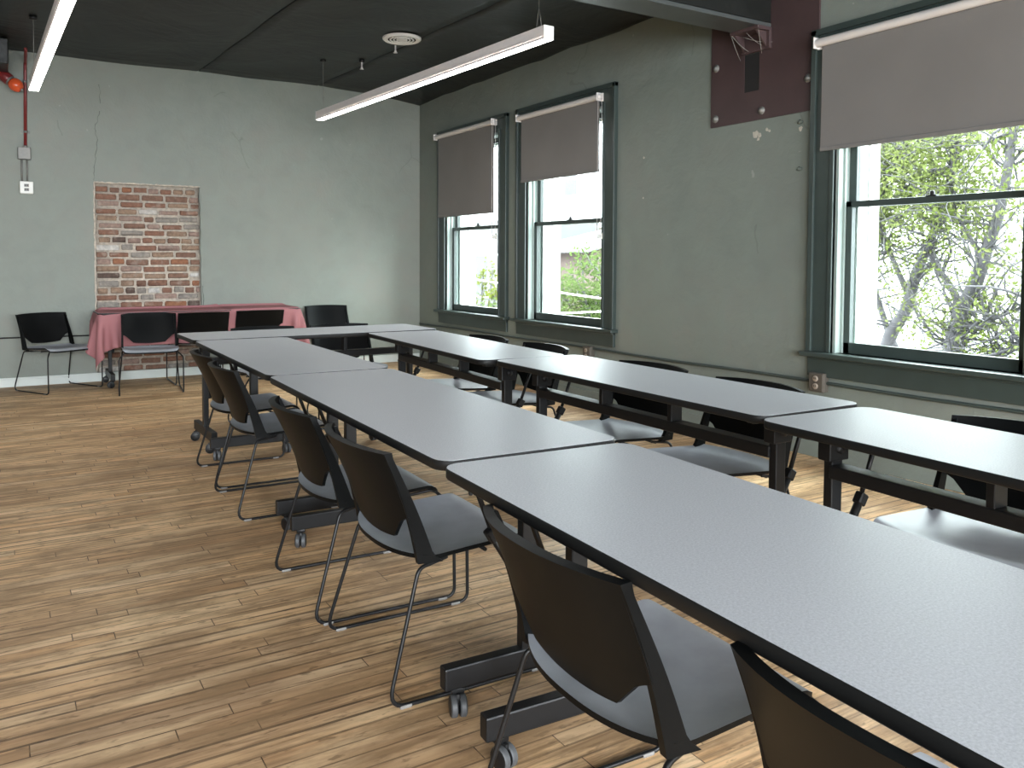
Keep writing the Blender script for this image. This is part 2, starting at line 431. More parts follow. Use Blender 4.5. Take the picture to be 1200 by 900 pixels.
# ---- steel beam over the room with a wall plate
bm = bmesh.new()
box(bm, XL + .02, XW - .012, -1.325 - .235, -1.325, 2.80, 2.828, bev=.004)
box(bm, XL + .02, XW - .012, -1.455, -1.43, 2.82, H + .2, 0)
beam = build('trim_ceiling_beam', bm, M_ibeam); struct(beam)
bm = bmesh.new(); box(bm, XL + .02, XW - .014, -1.56, -1.515, 2.83, H + .2, bev=.006)
struct(build('beam_fascia', bm, M_ceil, beam))
bm = bmesh.new()
# plate has a slot: build from four rectangles
py0, py1, pz0, pz1 = -1.935, -1.03, 2.205, 3.22; sy0, sy1, sz0 = -1.467, -1.338, 2.405
for a, b, c, d in ((sy1, py1, pz0, pz1), (py0, sy0, pz0, pz1), (sy0, sy1, pz0, sz0)):
    box(bm, XW - .014, XW, a, b, c, d)
plate = tag(build('wall_plate', bm, M_plate), 'maroon steel bearing plate bolted to the wall under the beam end', 'steel plate')
bm = bmesh.new(); box(bm, XW - .011, XW - .001, sy0, sy1, sz0, 2.66); build('slot', bm, M_dark, plate)
for (yy, zz) in ((-1.078, 2.622), (-1.077, 2.263), (-1.492, 2.262), (-1.862, 2.41), (-1.862, 3.0)):
    bm = bmesh.new(); Mx = Matrix.Translation((XW - .014, yy, zz)) @ Matrix.Rotation(-PI / 2, 4, 'Y')
    lathe(bm, [(.026, 0), (.026, .004), (.016, .006), (.016, .018), (.0, .018)], 6, Mx)
    lathe(bm, [(.028, -.001), (.028, .004), (0, .005)], 16, Mx); build('bolt', bm, M_galv, plate)
bm = bmesh.new()
box(bm, XW - .15, XW - .014, -1.57, -1.33, 2.775, 2.80, bev=.004); box(bm, XW - .04, XW - .014, -1.57, -1.33, 2.66, 2.78, bev=.004)
for yy in (-1.545, -1.36):
    t = bmesh.new(); a = [t.verts.new(p) for p in ((XW - .14, yy, 2.776), (XW - .03, yy, 2.776), (XW - .03, yy, 2.67))]
    b = [t.verts.new(Vector(v.co) + Vector((0, .012, 0))) for v in a]
    t.faces.new(a); t.faces.new(b[::-1])
    for i in range(3): t.faces.new((a[i], b[i], b[(i + 1) % 3], a[(i + 1) % 3]))
    merge(bm, t)
build('beam_seat', bm, M_plate, plate)
bm = bmesh.new()
for a, b in (((XW - .15, -1.33, 2.79), (XW - .03, -1.40, 2.665)), ((XW - .15, -1.33, 2.8), (XW - .05, -1.335, 2.62)), ((XW - .15, -1.57, 2.79), (XW - .03, -1.50, 2.64)), ((XW - .04, -1.36, 2.67), (XW - .03, -1.56, 2.69)), ((XW - .12, -1.44, 2.78), (XW - .02, -1.52, 2.68)), ((XW - .1, -1.40, 2.76), (XW - .02, -1.58, 2.7))):
    a, b = Vector(a), Vector(b); tube(bm, [a.lerp(b, i / 6) - Vector((0, 0, .012 * math.sin(PI * i / 6))) for i in range(7)], .0016, 4)
build('cobweb', bm, plain('dusty_cobweb', (.30, .29, .26), .9), plate)

# ------------------------------------------------------------------ windows
def window(idx, yl, yr, z0, z1, interior=True):
    w = struct(empty('window_%d' % idx, (XW, (yl + yr) / 2, z0)))
    O = Vector(w.location)
    def bb(name, parts, mat, parent=w, bev=.003):
        bm = bmesh.new()
        for (x0, x1, y0, y1, c0, c1) in parts: box(bm, x0, x1, y0 - O.y, y1 - O.y, c0 - z0, c1 - z0, bev=bev)
        return build(name, bm, mat, parent)
    CW = .165
    casing = []
    for (ya, yb) in ((yl, yl + CW), (yr - CW, yr)):
        casing.append((-.022, 0, ya, yb, z0 - .0, z1 + CW))
    outer = [(-.04, 0, yl + CW - .03, yl + CW + .005, z0, z1 + CW + .005), (-.04, 0, yr - CW - .005, yr - CW + .03, z0, z1 + CW + .005),
             (-.04, 0, yr - CW - .005, yl + CW + .005, z1 + CW - .03, z1 + CW + .008)]
    inner = [(-.03, 0, yl, yl + .028, z0, z1 + .028), (-.03, 0, yr - .028, yr, z0, z1 + .028), (-.03, 0, yr, yl, z1, z1 + .028)]
    bb('casing', casing + [(-.022, 0, yr, yl, z1, z1 + CW)] + outer + inner, M_trim)
    bb('stool', [(-.075, .11, yr - CW - .03, yl + CW + .03, z0 - .03, z0)], M_trim, bev=.006)
    bb('apron', [(-.024, 0, yr - CW, yl + CW, z0 - .155, z0 - .03), (-.03, 0, yr - CW, yl + CW, z0 - .05, z0 - .03)], M_trim)
    # jambs lining the opening
    bb('jamb', [(0, WT, yl - .02, yl, z0, z1), (0, WT, yr, yr + .02, z0, z1), (0, WT, yr + .02, yl - .02, z1 - .02, z1), (.11, WT + .03, yr, yl, z0 - .02, z0 + .012),
                (.045, .06, yl - .034, yl - .02, z0, z1), (.045, .06, yr + .02, yr + .034, z0, z1)], M_jamb, bev=.002)
    yA, yB = yl - .02, yr + .02; zr = 1.605
    # lower sash (inside), upper sash (outside)
    lo = bb('lower_sash', [(.062, .10, yA - .052, yA, z0, zr + .012), (.062, .10, yB, yB + .052, z0, zr + .012), (.062, .10, yB, yA, z0, z0 + .068), (.062, .10, yB, yA, zr - .026, zr + .012)], M_trim)
    bm = bmesh.new(); box(bm, .079, .083, yB + .04 - O.y, yA - .04 - O.y, .06, zr - .02 - z0); build('pane', bm, M_glass, lo)
    up = bb('upper_sash', [(.104, .142, yA - .05, yA, zr - .02, z1 - .02), (.104, .142, yB, yB + .05, zr - .02, z1 - .02), (.104, .142, yB, yA, zr - .025, zr + .012), (.104, .142, yB, yA, z1 - .07, z1 - .02)], M_trim)
    bm = bmesh.new(); box(bm, .121, .125, yB + .04 - O.y, yA - .04 - O.y, zr - z0, z1 - .06 - z0); build('pane', bm, M_glass, up)
    bm = bmesh.new(); ym = (yl + yr) / 2 - O.y
    box(bm, .066, .098, ym - .03, ym + .03, zr + .012 - z0, zr + .020 - z0, bev=.002); lathe(bm, [(.014, 0), (.014, .018), (.008, .026), (0, .027)], 12, Matrix.Translation((.082, ym, zr + .018 - z0)))
    build('sash_lock', bm, M_steel, lo)
    # outside brick mould, painted white
    bb('brick_mould', [(WT - .04, WT + .06, yl - .055, yl + .05, z0 - .05, z1 + .05), (WT - .04, WT + .06, yr - .05, yr + .035, z0 - .05, z1 + .05), (WT - .04, WT + .06, yr, yl, z1 - .05, z1 + .05),
                       (.15, WT + .01, yl - .042, yl - .02, z0, z1), (.15, .18, yl - .052, yl - .02, z0, z1)], M_white, bev=.004)
    return w
for i, (a, b, c, d) in enumerate(WIN): window(i + 1, a, b, c, d)
for i, (a, b, c, d) in enumerate(WINB): window(i + 4, a, b, c, d)
def blind(ya, yb, zroll, zbot, label):
    e = tag(empty('roller_blind', (XW - .06, (ya + yb) / 2, zroll)), label, 'window blind', 'roller blinds')
    h = abs(ya - yb) / 2; rr = .026
    bm = bmesh.new(); Mx = Matrix.Rotation(-PI / 2, 4, 'X')
    lathe(bm, [(0, -h), (rr, -h), (rr, h), (0, h)], 24, Mx); build('roller_tube', bm, M_tubew, e, True, .8)
    bm = bmesh.new()
    n, m = 24, 10; top = []; bot = []; zd = zbot - zroll
    for i in range(n + 1):
        f = i / n; y = -h + .02 + (2 * h - .045) * f; rt = []; rb = []
        for j in range(m + 1):
            g = j / m; x = .022 - .004 * math.sin(PI * g) * math.sin(f * 7); edge = .004 * math.sin(PI * g) * (1 if f > .5 else -1) * -(abs(2 * f - 1) ** 6)
            rt.append((x, y + edge, zd * g)); rb.append((x + .002, y + edge, zd * g))
        top.append(rt); bot.append(rb)
    slab(bm, top, bot); build('blind_fabric', bm, M_blind, e, True, .8)
    bm = bmesh.new(); box(bm, .016, .030, -h + .02, h - .025, zd - .014, zd + .012, bev=.004); build('hem_bar', bm, M_blind, e)
    for s in (-1, 1):
        bm = bmesh.new(); box(bm, -.03, .06 - .0225, s * h - .004, s * h + .004, -.035, .035, bev=.003); box(bm, .025, .0375, s * h - .015, s * h + .015, -.035, .035, bev=.002)
        build('bracket', bm, M_tubew, e)
    bm = bmesh.new()
    for dx in (-.02, .02):
        tube(bm, [(dx, -h - .012, 0 if dx < 0 else 0), (dx, -h - .012, -1.15)], .0022, 5)
    tube(bm, [(-.02, -h - .012, -1.15), (-.008, -h - .012, -1.175), (.008, -h - .012, -1.175), (.02, -h - .012, -1.15)], .0022, 5)
    lathe(bm, [(0, -.01), (.024, -.01), (.024, .004), (0, .004)], 16, Matrix.Translation((0, -h - .012, 0)) @ Matrix.Rotation(PI / 2, 4, 'X'))
    build('pull_chain', bm, M_tubew, e)
    bm = bmesh.new(); box(bm, .03, .0365, -h - .03, -h + .0, -1.21, -1.145, bev=.004); box(bm, -.012, .034, -h - .018, -h - .006, -1.20, -1.165, bev=.003); build('chain_guide', bm, M_outl, e)
    return e
blind(3.245, 1.945, 2.668, 1.748, 'taupe roller blind drawn down past halfway on the window nearest the corner')
blind(1.472, .205, 2.632, 2.016, 'taupe roller blind covering the top third of the middle window')
blind(-1.955, -3.33, 2.60, 1.945, 'large taupe roller blind on the nearest window with the tree behind')

# ------------------------------------------------------------------ wall services
bm = bmesh.new()
pts = [(XW - .014, y, .462 + .02 * (3.8 - y) / 6 + .004 * math.sin(y * 3)) for y in np.linspace(3.75, YF + .1, 60)]
tube(bm, pts, .011, 8); cond = tag(build('wall_conduit', bm, M_trim), 'thin dark conduit running along the window wall below the sills', 'conduit')
def outlet(y, z, label):
    e = tag(empty('outlet_box', (XW, y, z)), label, 'outlet', None)
    bm = bmesh.new(); box(bm, -.05, -.0, -.055, .055, -.06, .06, bev=.006); build('box', bm, M_boxb, e)
    bm = bmesh.new(); box(bm, -.056, -.048, -.05, .05, -.056, .056, bev=.003); cp = build('cover_plate', bm, M_boxb, e)
    for s in (-1, 1):
        bm = bmesh.new(); lathe(bm, [(0, -.002), (.019, -.002), (.019, .004), (.016, .006), (0, .006)], 16, Matrix.Translation((-.056, 0, s * .024)) @ Matrix.Rotation(-PI / 2, 4, 'Y'))
        for q in (-.006, .006): box(bm, -.0635, -.0615, q - .0015, q + .0015, s * .024 - .002, s * .024 + .008, 1)
        build('socket', bm, [M_sock, M_dark], cp)
outlet(.36, .432, 'brown two-socket outlet box on the conduit under the middle window')
outlet(-1.995, .484, 'brown two-socket outlet box on the conduit under the nearest window corner')
bm = bmesh.new()
tube(bm, [(x, YW - .010, .474 + .003 * math.sin(x * 5)) for x in np.linspace(XL + .05, -.24, 40)], .007, 6)
tag(build('wall_cable', bm, M_dark), 'dark cable running low along the brick-patch wall behind the leftmost chair', 'cable')

# red conduit, box, outlet and alarm on the back wall
bm = bmesh.new(); xc = -.792
tube(bm, fillet([(xc - .004, YW - .30, 3.2), (xc, YW - .30, 3.235 - .06), (xc, YW - .018, 3.12), (xc - .012, YW - .018, 2.31)], .05), .0145, 10)
rc = tag(build('conduit_riser', bm, M_red), 'red painted conduit dropping down the wall beside the white light end', 'conduit')
for zz in (2.94, 2.46):
    bm = bmesh.new(); box(bm, xc - .045, xc + .03, YW - .004, YW, zz - .012, zz + .012); lathe(bm, [(.017, -.011), (.019, -.011), (.019, .011), (.017, .011)], 14, Matrix.Translation((xc - .006, YW - .018, zz)))
    build('strap', bm, M_galv, rc)
jb = tag(empty('junction_box', (-.815, YW, 2.252)), 'grey metal junction box below the red conduit', 'junction box')
bm = bmesh.new(); box(bm, -.055, .055, -.055, 0, -.058, .058, bev=.004); build('box', bm, M_galv, jb)
bm = bmesh.new(); box(bm, -.052, .052, -.06, -.054, -.055, .055, bev=.002); build('cover_plate', bm, M_galv, jb)
bm = bmesh.new(); lathe(bm, [(.012, 0), (.02, .004), (.02, .02), (0, .022)], 10, Matrix.Translation((.01, -.025, .056))); build('connector', bm, M_galv, jb)
for s, dx in ((-1, -.022), (1, .02)):
    bm = bmesh.new(); tube(bm, [(dx, -.02, -.055), (dx + .003 * s, -.02, -.14), (dx, -.02, -.27)], .0075, 8); build('drop_pipe', bm, M_galv, jb)
so = tag(empty('wall_outlet', (-.802, YW, 1.925)), 'white wall outlet with dark sockets below the junction box', 'outlet')
bm = bmesh.new(); box(bm, -.058, .058, -.05, 0, -.06, .06, bev=.008); build('box', bm, M_outl, so)
for s in (-1, 1):
    bm = bmesh.new(); box(bm, -.02, .02, -.054, -.049, s * .02 - .014, s * .02 + .014, 0, .002)
    for q in (-.008, .008): box(bm, q - .003, q + .003, -.056, -.0535, s * .02 - .008, s * .02 + .008, 1)
    build('socket', bm, [M_galv, M_dark], so)
al = tag(empty('alarm_beacon', (-.93, YW, 2.93)), 'red alarm fixture with orange-red bulb beside the red conduit', 'alarm')
d = Vector((.62, -.25, -.55)).normalized(); Mr = Vector((0, 0, 1)).rotation_difference(d).to_matrix().to_4x4()
bm = bmesh.new(); lathe(bm, [(0, -.01), (.05, -.01), (.055, 0), (.055, .075), (.05, .085), (0, .085)], 20, Matrix.Translation((-.055, -.09, .045)) @ Mr); build('housing', bm, M_red, al, True, .6)
bm = bmesh.new(); lathe(bm, [(.03, .08), (.046, .082), (.046, .1), (.03, .102)], 20, Matrix.Translation((-.055, -.09, .045)) @ Mr); build('collar', bm, M_galv, al, True, .6)
bm = bmesh.new(); lathe(bm, [(0, .095), (.035, .097), (.055, .12), (.062, .15), (.055, .185), (.035, .21), (0, .218)], 24, Matrix.Translation((-.055, -.09, .045)) @ Mr); build('bulb', bm, M_orange, al, True)
bm = bmesh.new(); lathe(bm, [(.012, .212), (.014, .222), (.008, .235), (0, .236)], 12, Matrix.Translation((-.055, -.09, .045)) @ Mr); build('tip', bm, M_galv, al, True)
bm = bmesh.new(); tube(bm, [(-.10, 0, .09), (-.085, -.05, .075), (-.06, -.088, .052)], .02, 10); build('wall_bracket', bm, M_red, al)

# cracks and chips in the plaster
def crack(pts, w, name, par):
    bm = bmesh.new(); P = [Vector(p) for p in pts]; Q = []
    for a, b in zip(P, P[1:]):
        for k in range(5): Q.append(a.lerp(b, k / 5) + Vector((R.uniform(-.008, .008), 0, R.uniform(-.008, .008))))
    Q.append(P[-1]); tube(bm, Q, w, 4, radii=[w * R.uniform(.4, 1.2) for _ in Q]); build(name, bm, plain('crack_shadow', (.11, .125, .11), .9), par)
crack([(-.145, YW, 2.98), (-.14, YW, 2.80)], .0024, 'crack', wall_back); crack([(-.15, YW, 2.72), (-.19, YW, 2.55), (-.175, YW, 2.40), (-.20, YW, 2.2), (-.215, YW, 2.03)], .0024, 'crack', wall_back)
crack([(.83, YW, .95), (.84, YW, .7)], .005, 'crack', wall_back)
bm = bmesh.new()
for (y, z, s) in ((-1.43, 2.11, .03), (-1.47, 2.10, .02), (-1.53, 2.13, .014), (-1.55, 2.12, .012), (-1.455, 2.075, .014), (-1.80, 2.10, .018), (-.30, 2.07, .012), (-.30, 1.75, .01)):
    n = 9; c = bm.verts.new((XW - .0025, y, z)); rg = [bm.verts.new((XW - .0002, y + s * R.uniform(.6, 1.1) * math.cos(2 * PI * k / n), z + s * R.uniform(.6, 1.1) * math.sin(2 * PI * k / n))) for k in range(n)]
    for k in range(n): bm.faces.new((c, rg[k], rg[(k + 1) % n]))
build('plaster_chip', bm, plain('bare_plaster', (.50, .47, .40), .9), wall_right)
for yy, zz in ((-1.80, 2.14), (-1.80, 1.84)):
    bm = bmesh.new(); tube(bm, [(XW, yy - .02, zz), (XW - .006, yy, zz + .004), (XW, yy + .02, zz - .004)], .012, 6, radii=[.006, .016, .006]); build('patch', bm, plain('rough_patch', (.12, .14, .12), .9), wall_right)

# ------------------------------------------------------------------ lights hung from the ceiling
def pendant(xf, yf, xn, yn, zb, label):
    a = Vector((xf, yf, 0)); b = Vector((xn, yn, 0)); L = (a - b).length; c = (a + b) / 2
    ang = math.atan2((a - b).y, (a - b).x) - PI / 2
    e = tag(empty('linear_pendant_light', (c.x, c.y, zb), ang), label, 'ceiling light', 'linear pendant lights')
    h = L / 2; w = .0385; ht = .085
    bm = bmesh.new(); box(bm, -w, w, -h, h, .012, ht, bev=.002); box(bm, -w, -w + .004, -h, h, 0, .02); box(bm, w - .004, w, -h, h, 0, .02); build('housing', bm, M_fix, e)
    bm = bmesh.new(); box(bm, -w + .004, w - .004, -h + .004, h - .004, .002, .014); build('diffuser', bm, M_diff, e)
    for s in (-1, 1):
        bm = bmesh.new(); box(bm, -w - .001, w + .001, s * h - .003, s * h + .003, -.001, ht + .001, bev=.001); build('end_cap', bm, M_white, e)
        bm = bmesh.new(); zc = H - zb - .03; y = s * (h - .10)
        tube(bm, [(0, y, ht + .14), (0, y, zc)], .0028, 6); tube(bm, [(0, y - .03, ht), (0, y - .01, ht + .09), (0, y, ht + .14)], .002, 5); tube(bm, [(0, y + .03, ht), (0, y + .01, ht + .09), (0, y, ht + .14)], .002, 5)
        build('hanging_cable', bm, M_galv, e)
        bm = bmesh.new(); lathe(bm, [(0, -.006), (.03, -.006), (.03, .02), (0, .02)], 16, Matrix.Translation((0, y, zc))); build('canopy', bm, M_steel, e)
    return e
pendant(1.735, 2.63, 1.955, -1.05, 2.635, 'long white linear pendant light hanging over the right table row')
pendant(-.768, 2.50, -.675, -.95, 2.635, 'white linear pendant light cut off at the top left corner')

# ceiling diffuser and sprinklers
vt = tag(empty('ceiling_vent', (2.075, 1.405, H - .012)), 'round white air diffuser in the black ceiling above the long light', 'vent')
bm = bmesh.new(); lathe(bm, [(.172, .0), (.172, -.012), (.16, -.022), (.125, -.018), (.12, 0)], 48); build('flange', bm, M_vent, vt, True, .7)
bm = bmesh.new(); lathe(bm, [(0, -.0165), (.128, -.0165), (.128, .028), (0, .028)], 32); build('slot_shade_disc', bm, M_dark, vt)  # near-flush dark disc, shade in the vent slots put into its colour
for r0, r1 in ((.094, .110), (.066, .080)):
    bm = bmesh.new(); lathe(bm, [(r0, -.014), (r0, -.0195), (r1, -.0205), (r1, -.014)], 40); build('ring', bm, M_vent, vt)
bm = bmesh.new(); lathe(bm, [(0, -.022), (.050, -.0195), (.050, -.014), (0, -.014)], 24); build('center_cone', bm, M_vent, vt, True, .7)
for k in range(4):
    bm = bmesh.new(); a = k * PI / 2 + .4; obox(bm, (.08 * math.cos(a), .08 * math.sin(a), -.0175), (math.cos(a), math.sin(a), 0), (-math.sin(a), math.cos(a), 0), .045, .004, .0018); build('spoke', bm, M_vent, vt)
for (x, y, lab) in ((2.10, 1.60, 'white ceiling sprinkler head right below the round air diffuser'), (2.083, 2.37, 'small ceiling sprinkler head on the ceiling seam nearer the corner')):
    e = tag(empty('sprinkler_head', (x, y, H - .03)), lab, 'sprinkler')
    bm = bmesh.new(); lathe(bm, [(0, .03), (.026, .03), (.026, 0), (0, 0)], 16); build('escutcheon', bm, M_steel, e)
    bm = bmesh.new(); lathe(bm, [(.007, 0), (.007, -.05), (.011, -.05), (.011, -.06), (0, -.06)], 12); build('stem', bm, M_vent, e)
    bm = bmesh.new(); lathe(bm, [(0, -.058), (.02, -.066), (.021, -.069), (0, -.064)], 16); build('deflector', bm, M_vent, e)

# ------------------------------------------------------------------ training tables
def make_caster(par, loc, rz):
    bm = bmesh.new(); t = Matrix.Translation(loc) @ Matrix.Rotation(rz, 4, 'Z')
    for s in (-1, 1):
        lathe(bm, [(0, -.011), (.022, -.011), (.027, -.009)], 20, t @ Matrix.Translation((.018, s * .0125, .030)) @ Matrix.Rotation(PI / 2, 4, 'X'), 1)
        lathe(bm, [(.027, -.009), (.030, -.006), (.030, .006), (.027, .009)], 20, t @ Matrix.Translation((.018, s * .0125, .030)) @ Matrix.Rotation(PI / 2, 4, 'X'), 0)
        lathe(bm, [(.027, .009), (.022, .011), (0, .011)], 20, t @ Matrix.Translation((.018, s * .0125, .030)) @ Matrix.Rotation(PI / 2, 4, 'X'), 1)
    s2 = bmesh.new(); box(s2, -.012, .03, -.006, .006, .03, .066, 1, .003); box(s2, -.018, .018, -.018, .018, .062, .078, 1, .003); merge(bm, s2, t)
    return build('caster', bm, [M_rubber, M_steel], par, True, .6)
def make_table(cx, cy, rz, W, L, label, group, zt=.735, cloth=False):
    e = tag(empty('training_table', (cx, cy, 0), rz), label, 'table', group)
    th = .027
    bm = bmesh.new(); o = rrect(W - .006, L - .006, .05, 7)
    top = [bm.verts.new((x, y, zt)) for x, y in o]; bm.faces.new(top)
    o2 = rrect(W - .012, L - .012, .048, 7); bot = [bm.verts.new((x, y, zt - th + .001)) for x, y in o2]; bm.faces.new(bot[::-1])
    for k in range(len(top)): bm.faces.new((top[k], bot[k], bot[(k + 1) % len(top)], top[(k + 1) % len(top)]))
    build('tabletop', bm, M_top, e)
    bm = bmesh.new(); prof = [(-.007, zt - .0003), (-.002, zt - .0006), (0, zt - .004), (0, zt - th + .004), (-.003, zt - th), (-.02, zt - th - .001)]
    rings = []
    for dx, zz in prof:
        rings.append([bm.verts.new((x, y, zz)) for x, y in rrect(W + 2 * dx, L + 2 * dx, .055 + dx, 7)])
    for a, b in zip(rings, rings[1:]):
        for k in range(len(a)):
            f = bm.faces.new((a[k], a[(k + 1) % len(a)], b[(k + 1) % len(a)], b[k])); f.smooth = True
    build('edge_band', bm, M_edge, e)
    px = .045
    for s in (1, -1):
        yy = s * (L / 2 - .12)
        bm = bmesh.new(); box(bm, px - .025, px + .025, yy - .0165, yy + .0165, .12, zt - .075, bev=.004); build('post', bm, M_steel, e)
        bm = bmesh.new(); box(bm, px - .03, px + .03, yy - .022, yy + .022, .36, .405, bev=.004) if False else None
        box(bm, px - .14, px + .14, yy - .02, yy + .02, zt - .05, zt - th - .001, bev=.003); box(bm, px - .045, px + .045, yy - .024, yy + .024, zt - .13, zt - .048, bev=.004)
        lathe(bm, [(0, -.034), (.016, -.034), (.016, .034), (0, .034)], 14, Matrix.Translation((px, yy, zt - .09)) @ Matrix.Rotation(PI / 2, 4, 'X'))
        build('flip_bracket', bm, M_steel, e)
        bm = bmesh.new(); box(bm, px - .27, px + .24, yy - .019, yy + .019, .075, .138, bev=.005)
        ft = build('foot', bm, M_steel, e)
        for q in (-.225, .20): make_caster(ft, (px + q, yy, 0), -PI / 2 + R.uniform(-.5, .35))
        yo = yy - s * .028
        bm = bmesh.new(); a, b, c = Vector((px - .012, yo, .33)), Vector((px - .10, yo, .47)), Vector((px - .19, yo, zt - th - .004))
        tube(bm, [a, b], .014, 8); tube(bm, [b - (b - a) * .05, c], .008, 8); lathe(bm, [(0, -.012), (.012, -.012), (.012, .012), (0, .012)], 10, Matrix.Translation(a) @ Matrix.Rotation(PI / 2, 4, 'X'))
        box(bm, c.x - .02, c.x + .02, yo - .012, yo + .012, zt - th - .012, zt - th - .001, bev=.002)
        obox(bm, b, (b - a), (0, 1, 0), .02, .016, .017)
        build('tilt_lever', bm, M_steel, e)
    bm = bmesh.new(); box(bm, px - .034, px + .034, -(L / 2 - .13), L / 2 - .13, .548, .592, bev=.005)
    bmx = build('crossbar', bm, M_steel, e)
    for s in (-1, 1):
        bm = bmesh.new(); yy = s * L * .13; box(bm, px - .03, px + .03, yy - .012, yy + .012, .59, zt - th - .001, bev=.003); build('support_tab', bm, M_steel, e)
    return e
TW, TL, TWD = .58, 1.74, .53
TP = {'A3': (-.005, -.0322, -.0165), 'A2': (-.0388, -1.7838, -.0289), 'A1': (-.1027, -3.5402, -.0493), 'D1': (1.1469, -.0147, -.0497), 'D2': (1.1227, -1.7701, -.0099), 'D3': (1.0623, -3.5255, -.0529)}
TLAB = {'A1': 'nearest grey-topped training table, large in the foreground', 'A2': 'grey training table second from the camera in the left row', 'A3': 'farthest grey training table of the left row, butting the crosswise table',
        'D1': 'farthest training table of the window-side row, at the corner of the U', 'D2': 'middle training table of the window-side row, reflecting the windows', 'D3': 'window-side training table cut off at the right edge of the photo',
        'C': 'training table placed crosswise closing the far end of the U'}
for k, (x, y, r) in TP.items():
    W = TWD if k[0] == 'D' else TW; c, s = math.cos(r), math.sin(r); lx, ly = W / 2, -TL / 2
    make_table(x + c * lx - s * ly, y + s * lx + c * ly, r + (PI if k[0] == 'D' else 0), W, TL, TLAB[k], 'training tables set in a U')
rC = .0176; c, s = math.cos(rC), math.sin(rC)
make_table(TL / 2 * c - TW / 2 * s, TL / 2 * s + TW / 2 * c, rC - PI / 2, TW, TL, TLAB['C'], 'training tables set in a U')
# the table under the cloths
PT = (-.245, 1.735, 3.24, 3.76); PZ = .722
make_table((PT[0] + PT[1]) / 2, (PT[2] + PT[3]) / 2, -PI / 2, PT[3] - PT[2], PT[1] - PT[0], 'training table hidden under rose cloths against the brick patch', None, PZ)

# ------------------------------------------------------------------ tablecloths: a small cloth relaxation over the table
def drape(x0, x1, y0, y1, zt, rect, label, seed, sp=.026, iters=420):
    nx, ny = int((x1 - x0) / sp) + 1, int((y1 - y0) / sp) + 1
    X, Y = np.meshgrid(np.linspace(x0, x1, nx), np.linspace(y0, y1, ny), indexing='ij'); rng = np.random.RandomState(seed)
    p = np.stack([X, Y, np.full_like(X, zt + .004)], -1) + rng.uniform(-.002, .002, (nx, ny, 3)) * [1, 1, .5]
    dx, dy = (x1 - x0) / (nx - 1), (y1 - y0) / (ny - 1); dd = math.hypot(dx, dy)
    prev = p.copy(); rx0, rx1, ry0, ry1 = rect
    def con(a, b, rest, k=1.0, only=False):
        d = b - a; l = np.linalg.norm(d, axis=-1, keepdims=True) + 1e-9; f = (l - rest) / l
        if only: f = np.minimum(f, 0)
        c = d * f * .5 * k; a += c; b -= c
    for it in range(iters):
        v = (p - prev) * .965; prev = p.copy(); p = p + v; p[..., 2] -= .0009
        for _ in range(9):
            for o in (0, 1):
                con(p[o:-1:2], p[o + 1::2], dx) if (p[o:-1:2].shape == p[o + 1::2].shape) else con(p[o:nx - 1:2][:len(p[o + 1::2])], p[o + 1::2], dx)
                a, b = p[:, o:ny - 1:2], p[:, o + 1::2]; m = min(a.shape[1], b.shape[1]); con(a[:, :m], b[:, :m], dy)
            con(p[:-1, :-1], p[1:, 1:], dd, .35); con(p[1:, :-1], p[:-1, 1:], dd, .35)
            con(p[:-2], p[2:], 2 * dx, .06, True); con(p[:, :-2], p[:, 2:], 2 * dy, .06, True)
            ins = (p[..., 0] > rx0) & (p[..., 0] < rx1) & (p[..., 1] > ry0) & (p[..., 1] < ry1) & (p[..., 2] < zt)
            if ins.any():
                q = p[ins]; ds = np.stack([q[:, 0] - rx0, rx1 - q[:, 0], q[:, 1] - ry0, ry1 - q[:, 1], zt - q[:, 2]], 1); j = ds.argmin(1)
                q[j == 0, 0] = rx0; q[j == 1, 0] = rx1; q[j == 2, 1] = ry0; q[j == 3, 1] = ry1; q[j == 4, 2] = zt; q[j == 4, :2] = q[j == 4, :2] * .05 + prev[ins][j == 4, :2] * .95; p[ins] = q
            p[..., 1] = np.minimum(p[..., 1], YW - .035)
    top = [[tuple(p[i, j]) for j in range(ny)] for i in range(nx)]
    bm = bmesh.new(); V = [[bm.verts.new(q) for q in r] for r in top]
    for i in range(nx - 1):
        for j in range(ny - 1): bm.faces.new((V[i][j], V[i + 1][j], V[i + 1][j + 1], V[i][j + 1]))
    o = build('tablecloth', bm, M_pink, None, True)
    md = o.modifiers.new('s', 'SOLIDIFY'); md.thickness = .0018; md.offset = 1
    md = o.modifiers.new('d', 'SUBSURF'); md.levels = 1; md.render_levels = 1
    return tag(o, label, 'tablecloth', 'rose tablecloths')
rect = (PT[0] - .004, PT[1] + .004, PT[2] - .004, PT[3] + .004)
drape(PT[0] - .33, 1.03, PT[2] - .31, PT[3] + .02, PZ + .003, rect, 'dusty rose tablecloth on the left, hanging to a point in front of the brick patch', 3)
drape(.99, PT[1] + .30, PT[2] - .31, PT[3] + .02, PZ + .009, rect, 'dusty rose tablecloth on the right end, overlapping the other cloth', 5)

